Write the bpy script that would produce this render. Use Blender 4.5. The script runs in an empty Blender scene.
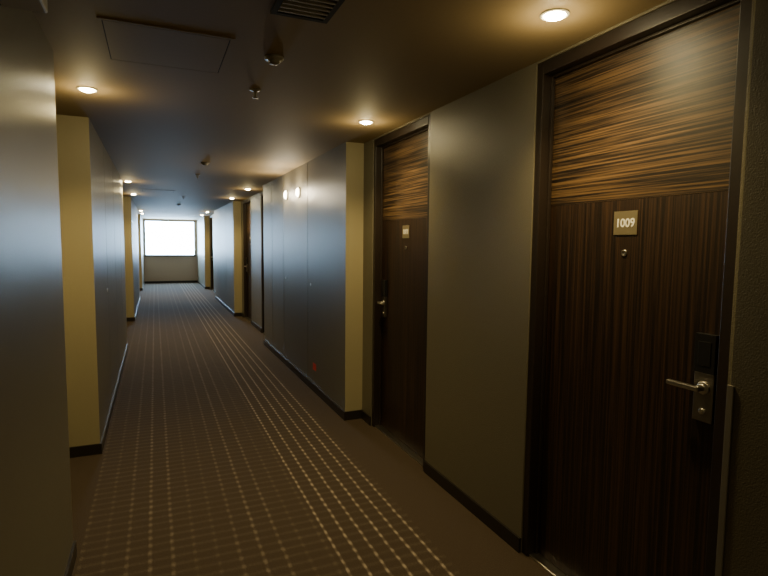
import bpy, math
from mathutils import Matrix, Vector
D=bpy.data; C=bpy.context; col=C.scene.collection
H=1.5; CEIL=2.33; XL=-0.39; XR=1.455; XRB=1.61; XLB=-0.64; YB=-3.0; YF=21.0; P=6.87

# ---------------- materials ----------------
def mat(name, color=(.5,.5,.5), rough=.5, metal=0, bump=0, bscale=200, emis=None, es=0, var=0, coat=0, spec=.5):
    m=D.materials.new(name); m.use_nodes=True; nt=m.node_tree; b=nt.nodes['Principled BSDF']
    b.inputs['Base Color'].default_value=(*color,1); b.inputs['Roughness'].default_value=rough
    b.inputs['Metallic'].default_value=metal; b.inputs['Coat Weight'].default_value=coat
    b.inputs['Specular IOR Level'].default_value=spec
    if emis: b.inputs['Emission Color'].default_value=(*emis,1); b.inputs['Emission Strength'].default_value=es
    tc=nt.nodes.new('ShaderNodeTexCoord')
    n=nt.nodes.new('ShaderNodeTexNoise'); n.inputs['Scale'].default_value=bscale; n.inputs['Detail'].default_value=3
    nt.links.new(tc.outputs['Object'],n.inputs['Vector'])
    if bump:
        bp=nt.nodes.new('ShaderNodeBump'); bp.inputs['Strength'].default_value=bump; bp.inputs['Distance'].default_value=.002
        nt.links.new(n.outputs['Fac'],bp.inputs['Height']); nt.links.new(bp.outputs['Normal'],b.inputs['Normal'])
    mx=nt.nodes.new('ShaderNodeMix'); mx.data_type='RGBA'
    mx.inputs[6].default_value=(*[c*(1-var) for c in color],1); mx.inputs[7].default_value=(*[min(1,c*(1+var)) for c in color],1)
    nt.links.new(n.outputs['Fac'],mx.inputs[0]); nt.links.new(mx.outputs[2],b.inputs['Base Color'])
    return m
def wood(name, scale, dark, light, pos=(.38,.62), dist=.5):
    m=D.materials.new(name); m.use_nodes=True; nt=m.node_tree; b=nt.nodes['Principled BSDF']
    tc=nt.nodes.new('ShaderNodeTexCoord'); mp=nt.nodes.new('ShaderNodeMapping'); mp.inputs['Scale'].default_value=scale
    n=nt.nodes.new('ShaderNodeTexNoise'); n.inputs['Scale'].default_value=1; n.inputs['Detail'].default_value=4; n.inputs['Roughness'].default_value=.6
    n.inputs['Distortion'].default_value=dist
    r=nt.nodes.new('ShaderNodeValToRGB'); e=r.color_ramp.elements
    e[0].position=pos[0]; e[0].color=(*dark,1); e[1].position=pos[1]; e[1].color=(*light,1)
    nt.links.new(tc.outputs['Object'],mp.inputs['Vector']); nt.links.new(mp.outputs[0],n.inputs['Vector'])
    nt.links.new(n.outputs['Fac'],r.inputs[0]); nt.links.new(r.outputs[0],b.inputs['Base Color'])
    bp=nt.nodes.new('ShaderNodeBump'); bp.inputs['Strength'].default_value=.2; bp.inputs['Distance'].default_value=.001
    nt.links.new(n.outputs['Fac'],bp.inputs['Height']); nt.links.new(bp.outputs['Normal'],b.inputs['Normal'])
    b.inputs['Roughness'].default_value=.42
    return m
M_wall=mat('grey_wallpaper',(.145,.130,.090),.43,bump=.6,bscale=220,var=.2,spec=.45)
M_cream=mat('cream_wallpaper',(.34,.30,.18),.5,bump=.4,bscale=260,var=.1)
M_far=mat('end_wall_paper',(.44,.33,.25),.55,bump=.3,bscale=260,var=.1)
M_ceil=mat('ceiling_paint',(.24,.18,.10),.68,bump=.15,bscale=60,var=.05,spec=.35)
M_gap=mat('shadow_gap',(.01,.01,.01),.8)
M_base=mat('baseboard_lacquer',(.02,.017,.015),.28)
M_frame=mat('dark_frame_wood',(.018,.012,.009),.4,bump=.1,bscale=80,var=.3)
M_woodh=wood('zebrano_horizontal',(3,1.7,150),(.007,.004,.003),(.135,.078,.034),(.42,.64),.25)
M_woodv=wood('zebrano_vertical',(3,130,1.3),(.008,.0045,.003),(.050,.025,.012),(.42,.66),.25)
M_steel=mat('satin_steel',(.62,.6,.56),.28,metal=1)
M_plate=mat('dark_lock_plate',(.30,.28,.25),.35,metal=1)
M_brass=mat('brushed_plate',(.28,.24,.15),.4,metal=.6)
M_black=mat('black_plastic',(.012,.012,.013),.3)
M_white=mat('white_plastic',(.6,.58,.5),.5)
M_grey=mat('grey_plastic',(.22,.2,.16),.5)
M_red=mat('red_label',(.75,.04,.02),.4)
M_text=mat('raised_digits',(.9,.88,.8),.4)
M_lamp=mat('lamp_lens',(1,1,1),.3,emis=(1,.86,.5),es=150)
M_glow=mat('glow_disc',(1,1,1),.3,emis=(1,.86,.6),es=18)  # emission for the added glow spots on the right wall
M_day=mat('daylit_frosted_glass',(.8,.9,1),.3,emis=(.47,.72,1),es=50)
M_alu=mat('window_aluminium',(.06,.06,.065),.4)

def carpet():
    m=D.materials.new('carpet'); m.use_nodes=True; nt=m.node_tree; N=nt.nodes; L=nt.links; b=N['Principled BSDF']
    b.inputs['Roughness'].default_value=.95; b.inputs['Specular IOR Level'].default_value=.15
    tc=N.new('ShaderNodeTexCoord')
    nw=N.new('ShaderNodeTexNoise'); nw.inputs['Scale'].default_value=14; L.new(tc.outputs['Object'],nw.inputs['Vector'])
    # slight weave wobble
    vs=N.new('ShaderNodeVectorMath'); vs.operation='MULTIPLY_ADD'; L.new(nw.outputs['Color'],vs.inputs[0]); vs.inputs[1].default_value=(.012,.012,0); L.new(tc.outputs['Object'],vs.inputs[2])
    s=N.new('ShaderNodeSeparateXYZ'); L.new(vs.outputs[0],s.inputs[0])
    def mth(op,a,bb=None,c=None):
        n=N.new('ShaderNodeMath'); n.operation=op
        for i,v in enumerate((a,bb,c)):
            if v is None: continue
            if isinstance(v,(int,float)): n.inputs[i].default_value=v
            else: L.new(v,n.inputs[i])
        return n.outputs[0]
    x,y=s.outputs[0],s.outputs[1]
    def lines(v,per,w,off=0,k=.3):
        f=mth('FRACT',mth('DIVIDE',mth('ADD',v,off+50*per),per))
        d=mth('ABSOLUTE',mth('SUBTRACT',f,.5))
        mr=N.new('ShaderNodeMapRange'); mr.inputs[1].default_value=w; mr.inputs[2].default_value=w*k; L.new(d,mr.inputs[0]); return mr.outputs[0]
    def band(a,bb): return mth('MULTIPLY',mth('GREATER_THAN',x,a),mth('LESS_THAN',x,bb))
    cross=lines(y,.07,.28,0,.1)
    dash=mth('ADD',mth('MULTIPLY',lines(y,.07,.36,.0),.78),.22)
    l1=mth('MULTIPLY',mth('MULTIPLY',lines(x,.085,.12,.02),dash),band(.78,1.26))
    l2=mth('MULTIPLY',mth('MULTIPLY',lines(x,.10,.12),dash),band(-.36,.78))
    grp=mth('ADD',mth('MULTIPLY',lines(x,.50,.36,.28),.7),.3)
    l2=mth('MULTIPLY',l2,grp)
    tot=mth('ADD',mth('MULTIPLY',l1,.48),mth('MULTIPLY',l2,.16))
    tot=mth('ADD',tot,mth('MULTIPLY',mth('MULTIPLY',cross,band(-.36,1.26)),.04))
    n=N.new('ShaderNodeTexNoise'); n.inputs['Scale'].default_value=180; n.inputs['Detail'].default_value=2; L.new(tc.outputs['Object'],n.inputs['Vector'])
    n2=N.new('ShaderNodeTexNoise'); n2.inputs['Scale'].default_value=5; L.new(tc.outputs['Object'],n2.inputs['Vector'])
    tot=mth('MULTIPLY',tot,mth('ADD',mth('MULTIPLY',n2.outputs[0],1.2),.4))
    tot=mth('MULTIPLY',tot,mth('ADD',mth('MULTIPLY',n.outputs[0],1.8),.1))
    tot=mth('ADD',tot,mth('MULTIPLY',mth('SUBTRACT',n.outputs[0],.5),.20))
    mx=N.new('ShaderNodeMix'); mx.data_type='RGBA'; mx.clamp_factor=True; L.new(tot,mx.inputs[0])
    mx.inputs[6].default_value=(.058,.042,.028,1); mx.inputs[7].default_value=(.56,.47,.37,1)
    L.new(mx.outputs[2],b.inputs['Base Color'])
    bp=N.new('ShaderNodeBump'); bp.inputs['Strength'].default_value=.7; bp.inputs['Distance'].default_value=.003
    L.new(n.outputs[0],bp.inputs['Height']); L.new(bp.outputs[0],b.inputs['Normal'])
    return m
M_carpet=carpet()

# ---------------- mesh helpers ----------------
class MB:
    def __init__(s): s.v=[];s.f=[];s.m=[];s.mats=[];s.sm=[]
    def mi(s,m):
        if m not in s.mats: s.mats.append(m)
        return s.mats.index(m)
    def box(s,x0,x1,y0,y1,z0,z1,m):
        i=len(s.v); s.v+=[(x,y,z) for z in (z0,z1) for y in (y0,y1) for x in (x0,x1)]
        for q in ((0,2,3,1),(4,5,7,6),(0,1,5,4),(2,6,7,3),(0,4,6,2),(1,3,7,5)):
            s.f.append(tuple(i+k for k in q)); s.m.append(s.mi(m)); s.sm.append(False)
    def lathe(s,c,axis,prof,m,n=32):
        a=Vector(axis).normalized(); u=a.orthogonal().normalized(); w=a.cross(u); i=len(s.v); c=Vector(c)
        for r,t in prof:
            for k in range(n):
                th=2*math.pi*k/n; s.v.append(tuple(c+a*t+(u*math.cos(th)+w*math.sin(th))*r))
        for j in range(len(prof)-1):
            for k in range(n):
                s.f.append((i+j*n+k,i+j*n+(k+1)%n,i+(j+1)*n+(k+1)%n,i+(j+1)*n+k)); s.m.append(s.mi(m)); s.sm.append(True)
        for j,rev in ((0,True),(len(prof)-1,False)):
            ids=[i+j*n+k for k in range(n)]
            if prof[j][0]>1e-5: s.f.append(tuple(ids[::-1] if rev else ids)); s.m.append(s.mi(m)); s.sm.append(False)
    def obj(s,name,parent=None,bevel=0):
        me=D.meshes.new(name); me.from_pydata(s.v,[],s.f)
        for m in s.mats: me.materials.append(m)
        for p,mi,sm in zip(me.polygons,s.m,s.sm): p.material_index=mi; p.use_smooth=sm
        me.update(); o=D.objects.new(name,me); col.objects.link(o)
        if parent: o.parent=parent
        if bevel:
            b=o.modifiers.new('Bevel','BEVEL'); b.width=bevel; b.segments=2; b.limit_method='ANGLE'
        return o
def empty(name,loc,rz=0):
    e=D.objects.new(name,None); e.location=loc; e.rotation_euler=(0,0,rz); e.empty_display_size=.2; col.objects.link(e); return e

# ---------------- shell ----------------
f=MB(); f.box(-1.1,2.1,YB-.2,YF+.2,-.1,0,M_carpet); f.obj('floor')
c=MB(); c.box(-1.1,2.1,YB-.2,YF+.2,CEIL,CEIL+.1,M_ceil); c.obj('ceiling')

DOORH=2.32; DW=.478
def seg_wall(b, face, back, y0,y1, seams=()):
    sgn=1 if back>face else -1; t=.014; g=.006; cp=.004
    def bx(xa,xb,*r): b.box(min(xa,xb),max(xa,xb),*r)
    bx(face,back,y0,y0+cp,0,CEIL,M_cream); bx(face,back,y1-cp,y1,0,CEIL,M_cream)
    y0+=cp; y1-=cp
    if not seams: bx(face,back,y0,y1,0,CEIL,M_wall); return
    bx(face+sgn*t,back,y0,y1,0,CEIL,M_wall)
    ys=[y0]+list(seams)+[y1]
    for i in range(len(ys)-1):
        a=ys[i]+(g if i else 0); e=ys[i+1]-(g if i<len(ys)-2 else 0)
        bx(face,face+sgn*t,a,e,0,CEIL,M_wall)
    for q in seams: bx(face+sgn*(t-.001),face+sgn*t,q-g,q+g,0,CEIL,M_gap)
def recess(b, bb, face, fb, out, y0,y1, centres):
    def bx(t,xa,xb,*r): t.box(min(xa,xb),max(xa,xb),*r)
    sgn=1 if fb>face else -1
    y=y0
    for cc in centres:
        bx(b,fb,out,y,cc-DW,0,DOORH,M_wall)
        bx(bb,fb,fb-sgn*.012,y,cc-DW,0,.075,M_base)
        y=cc+DW
    bx(b,fb,out,y,y1,0,DOORH,M_wall); bx(bb,fb,fb-sgn*.012,y,y1,0,.075,M_base)
    bx(b,fb,out,y0,y1,DOORH,CEIL,M_wall)
    bx(bb,face,fb,y0,y0+.012,0,.075,M_base); bx(bb,face,fb,y1-.012,y1,0,.075,M_base)
def base(bb,face,sgn,y0,y1):
    xa=face-sgn*.012; bb.box(min(xa,face),max(xa,face),y0,y1,0,.075,M_base)

R0,R1=.945,4.18
doorR=[]; doorL=[]
w=MB(); bb=MB()
seg_wall(w,XR,2.0,YB,R0); base(bb,XR,1,YB,R0)
for k in range(3):
    o=k*P
    cs=[1.53+o,3.495+o]; recess(w,bb,XR,XRB,2.0,R0+o,R1+o,cs); doorR+=[(cs[0],-1),(cs[1],1)]
    e=min(R0+o+P,YF)
    seg_wall(w,XR,2.0,R1+o,e,[s+o for s in (5.38,6.5,7.2) if s+o<e-.2]); base(bb,XR,1,R1-.012+o,e+.012 if e<YF else e)
w.obj('wall_right'); bb.obj('baseboard_right')
w=MB(); bb=MB()
LN=2.79
seg_wall(w,XL,-1.0,YB,LN); base(bb,XL,-1,YB,LN+.012)
recess(w,bb,XL,XLB,-1.0,LN,4.14,[3.47]); doorL.append((3.47,1))
seg_wall(w,XL,-1.0,4.14,8.18,(5.25,6.3,7.3)); base(bb,XL,-1,4.128,8.192)
recess(w,bb,XL,XLB,-1.0,8.18,11.0,[8.85,10.33]); doorL+=[(8.85,1),(10.33,-1)]
seg_wall(w,XL,-1.0,11.0,15.05,(12.1,13.2)); base(bb,XL,-1,10.988,15.062)
recess(w,bb,XL,XLB,-1.0,15.05,17.9,[15.72,17.2]); doorL+=[(15.72,1),(17.2,-1)]
seg_wall(w,XL,-1.0,17.9,YF); base(bb,XL,-1,17.888,YF)
w.obj('wall_left'); bb.obj('baseboard_left')
w=MB(); w.box(-1,2,YB-.15,YB,0,CEIL,M_wall); w.obj('wall_back')
wx0,wx1,wz0,wz1=-.34,1.38,1.0,2.28
w=MB(); w.box(-1,2,YF,YF+.15,0,wz0,M_far); w.box(-1,2,YF,YF+.15,wz1,CEIL,M_far)
w.box(-1,wx0,YF,YF+.15,wz0,wz1,M_far); w.box(wx1,2,YF,YF+.15,wz0,wz1,M_far); w.obj('wall_far')
w=MB(); w.box(XL,XR,YF-.012,YF,0,.075,M_base); w.obj('baseboard_far')
e=empty('window_1',((wx0+wx1)/2,YF,wz0))
hw=(wx1-wx0)/2; hh=wz1-wz0
w=MB(); t=.035
w.box(-hw,hw,.02,.09,0,t,M_alu); w.box(-hw,hw,.02,.09,hh-t,hh,M_alu); w.box(-hw,-hw+t,.02,.09,t,hh-t,M_alu); w.box(hw-t,hw,.02,.09,t,hh-t,M_alu)
w.obj('frame',e,.003)
w=MB(); w.box(-hw+t,hw-t,.06,.066,t,hh-t,M_day); w.obj('glass_pane',e)
w=MB(); w.box(-hw-.02,hw+.02,-.05,.02,-.03,0,M_alu); w.obj('sill',e,.004)

# ---------------- doors ----------------
def text(parent,s,loc,size,rot,m):
    cu=D.curves.new('digits','FONT'); cu.body=s; cu.size=size; cu.align_x='CENTER'; cu.align_y='CENTER'; cu.extrude=.0006; cu.offset=.0009
    cu.materials.append(m); o=D.objects.new('digits',cu); col.objects.link(o); o.parent=parent; o.location=loc; o.rotation_euler=rot
def door(n,loc,rz,hs,num):
    """local: wall face at x=0, recess to +x, corridor at -x, width along y"""
    e=empty('door_%d'%n,loc,rz)
    f=MB()
    W=DW;pw=.438;px=.070;ht=2.265
    f.box(.006,px+.07,-W,-pw,0,DOORH,M_frame); f.box(.006,px+.07,pw,W,0,DOORH,M_frame); f.box(.006,px+.07,-pw,pw,ht,DOORH,M_frame)
    f.box(px-.02,px-.002,-pw,-pw+.012,0,ht,M_frame); f.box(px-.02,px-.002,pw-.012,pw,0,ht,M_frame); f.box(px-.02,px-.002,-pw+.012,pw-.012,ht-.012,ht,M_frame)
    f.obj('frame',e,.003)
    x=px; y=pw-.004
    p=MB(); p.box(x,x+.04,-y,y,.012,1.68,M_woodv); p.box(x,x+.04,-y,y,1.682,ht-.005,M_woodh); p.box(x+.002,x+.04,-y,y,1.68,1.682,M_frame)
    p.obj('panel',e)
    t=MB(); t.box(.02,px+.02,-pw,pw,0,.010,M_steel); t.obj('threshold',e,.002)
    q=MB(); q.box(x-.004,x,-.056,.056,1.545,1.637,M_brass); q.obj('number_plate',e,.001)
    text(e,num,(x-.0045,0,1.59),.046,(math.pi/2,0,-math.pi/2),M_text)
    q=MB(); q.lathe((x,0,1.475),(-1,0,0),[(.013,0),(.013,.004),(.009,.006),(.007,.003),(0.0001,.003)],M_steel,20); q.obj('peephole',e)
    hy=hs*.365
    q=MB(); q.box(x-.022,x,hy-.036,hy+.036,1.085,1.215,M_black); q.box(x-.024,x-.022,hy-.022,hy+.022,1.11,1.19,M_black); q.obj('card_reader',e,.006)
    q=MB(); q.box(x-.018,x,hy-.035,hy+.035,.92,1.085,M_plate); q.lathe((x-.018,hy,.955),(-1,0,0),[(.010,0),(.010,.005),(.0001,.005)],M_steel,20); q.obj('lock_body',e,.005)
    q=MB(); q.lathe((x-.018,hy,1.035),(-1,0,0),[(.022,0),(.022,.006),(.011,.008),(.011,.035)],M_steel,24)
    q.box(x-.064,x-.046,min(hy-hs*.105,hy+hs*.012),max(hy-hs*.105,hy+hs*.012),1.028,1.044,M_steel); q.obj('lever_handle',e,.005)
    return e
n=1
nums=['1009','1011','1013','1015','1017','1019']
for (cy,hs),num in zip(doorR,nums): door(n,(XRB,cy,0),0,hs,num); n+=1
for (cy,hs),num in zip(doorL,['1008','1010','1012','1014','1016']): door(n,(XLB,cy,0),math.pi,hs,num); n+=1

# corner guard
w=MB(); w.box(XR-.004,XR,R0-.014,R0+.004,.076,1.12,M_grey); w.box(XR,XR+.03,R0,R0+.004,.076,1.12,M_grey); w.obj('trim_1',None,.001)

# ---------------- ceiling fixtures ----------------
def downlight(x,y,power=52):
    e=empty('recessed_downlight',(x,y,CEIL))
    q=MB(); q.lathe((0,0,0),(0,0,-1),[(.052,0),(.052,.003),(.047,.006),(.041,.006),(.038,.002)],M_white,40); q.obj('trim_ring',e)
    q=MB(); q.lathe((0,0,0),(0,0,-1),[(.038,0),(.038,.003),(.032,.011),(.018,.016),(.0001,.018)],M_lamp,32); q.obj('lens',e)
    l=D.lights.new('lamp','SPOT'); l.energy=power; l.color=(1,.76,.34); l.spot_size=math.radians(135); l.spot_blend=.8; l.shadow_soft_size=.04
    o=D.objects.new('lamp',l); col.objects.link(o); o.parent=e; o.location=(0,0,-.07)
    l=D.lights.new('lens_spill','POINT'); l.energy=3.2; l.color=(1,.78,.36); l.shadow_soft_size=.03
    o=D.objects.new('lens_spill',l); col.objects.link(o); o.parent=e; o.location=(0,0,-.13)
for k in range(3): downlight(1.34,1.58+k*P); downlight(1.34,3.44+k*P)
for y in (3.38,8.2,10.3,15.6,17.2): downlight(-.32,y)
downlight(1.29,-1.6)

def hatch(x0,x1,y0,y1):
    q=MB(); t=.015; z=CEIL
    q.box(x0,x1,y0,y0+t,z-.003,z,M_ceil);q.box(x0,x1,y1-t,y1,z-.003,z,M_ceil);q.box(x0,x0+t,y0+t,y1-t,z-.003,z,M_ceil);q.box(x1-t,x1,y0+t,y1-t,z-.003,z,M_ceil)
    q.box(x0+t,x1-t,y0+t,y1-t,z-.001,z,M_gap); q.box(x0+t+.004,x1-t-.004,y0+t+.004,y1-t-.004,z-.003,z-.001,M_ceil); q.obj('ceiling_access_hatch')
hatch(-.18,.32,2.30,2.80); hatch(-.18,.32,9.3,9.8); hatch(-.18,.32,15.6,16.1)
def vent(x0,x1,y0,y1):
    q=MB(); z=CEIL;t=.02
    q.box(x0,x1,y0,y0+t,z-.01,z,M_gap);q.box(x0,x1,y1-t,y1,z-.01,z,M_gap);q.box(x0,x0+t,y0+t,y1-t,z-.01,z,M_gap);q.box(x1-t,x1,y0+t,y1-t,z-.01,z,M_gap)
    q.box(x0+t,x1-t,y0+t,y1-t,z-.001,z,M_black)
    y=y0+t+.015
    while y<y1-t-.01: q.box(x0+t,x1-t,y,y+.009,z-.012,z-.001,M_grey); y+=.032
    q.obj('ceiling_air_vent')
vent(.40,.61,1.45,1.98)
def smoke(x,y):
    q=MB(); q.lathe((x,y,CEIL),(0,0,-1),[(.042,0),(.042,.010),(.038,.014),(.026,.016),(.026,.024),(.020,.030),(.0001,.032)],M_grey,32); q.obj('smoke_detector')
def sprinkler(x,y):
    q=MB(); q.lathe((x,y,CEIL),(0,0,-1),[(.030,0),(.030,.004),(.012,.008),(.009,.022),(.005,.036),(.005,.042),(.017,.043),(.017,.045),(.0001,.046)],M_grey,24); q.obj('fire_sprinkler')
smoke(.51,2.45); sprinkler(.52,3.0); smoke(.50,5.9); sprinkler(.5,7.0); smoke(.5,12.6); sprinkler(.5,10.4)
e=empty('emergency_exit_sign',(XL,1.8,CEIL))
q=MB(); q.box(0,.115,-.1,.1,-.16,0,M_white); q.obj('housing',e,.006)
q=MB(); q.box(.01,.105,-.102,-.1,-.14,-.02,M_white); q.obj('face_plate',e)
def wall_glow_spot(y,z):  # added glowing disc and point light, standing in for a bright wall spot
    e=empty('wall_glow_spot',(XR,y,z))
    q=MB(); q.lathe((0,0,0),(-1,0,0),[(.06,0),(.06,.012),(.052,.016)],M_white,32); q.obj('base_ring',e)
    q=MB(); q.lathe((0,0,0),(-1,0,0),[(.050,.014),(.047,.024),(.036,.032),(.018,.036),(.0001,.037)],M_glow,32); q.obj('glow_disc',e)
    l=D.lights.new('glow_fill','POINT'); l.energy=10; l.color=(1,.83,.55); l.shadow_soft_size=.05  # added point light that spreads the glow over the wall
    o=D.objects.new('glow_fill',l); col.objects.link(o); o.parent=e; o.location=(-.12,0,0)
wall_glow_spot(6.3,2.07); wall_glow_spot(5.72,2.05)
q=MB(); q.box(XR-.002,XR,5.07,5.18,.22,.29,M_red); q.obj('fire_equipment_label')
for x,s,ys in ((XR,-1,(5.26,6.38)),(XL,1,(5.15,))):
    for y in ys:
        q=MB(); q.lathe((x,y,1.08),(s,0,0),[(.014,0),(.014,.004),(.010,.006),(.0001,.006)],M_steel,20); q.obj('cupboard_lock')

# ---------------- world ----------------
W=D.worlds.new('World'); C.scene.world=W; W.use_nodes=True; W.node_tree.nodes['Background'].inputs[0].default_value=(.5,.7,1,1); W.node_tree.nodes['Background'].inputs[1].default_value=.5

# ---------------- camera ----------------
cam=D.cameras.new('camera'); co=D.objects.new('camera',cam); col.objects.link(co)
F=530; cam.sensor_width=36; cam.lens=36*F/768; cam.clip_start=.02
th=math.radians(23.35); ph=math.radians(4.73); r=.01
fw=Vector((math.sin(th)*math.cos(ph),math.cos(th)*math.cos(ph),-math.sin(ph)))
rt=Vector((math.cos(th),-math.sin(th),0)); up=rt.cross(fw)
up2=(up-rt*r).normalized(); rt2=fw.cross(up2)
M=Matrix((rt2,up2,-fw)).transposed().to_4x4(); M.translation=(0,0,H); co.matrix_world=M
C.scene.camera=co
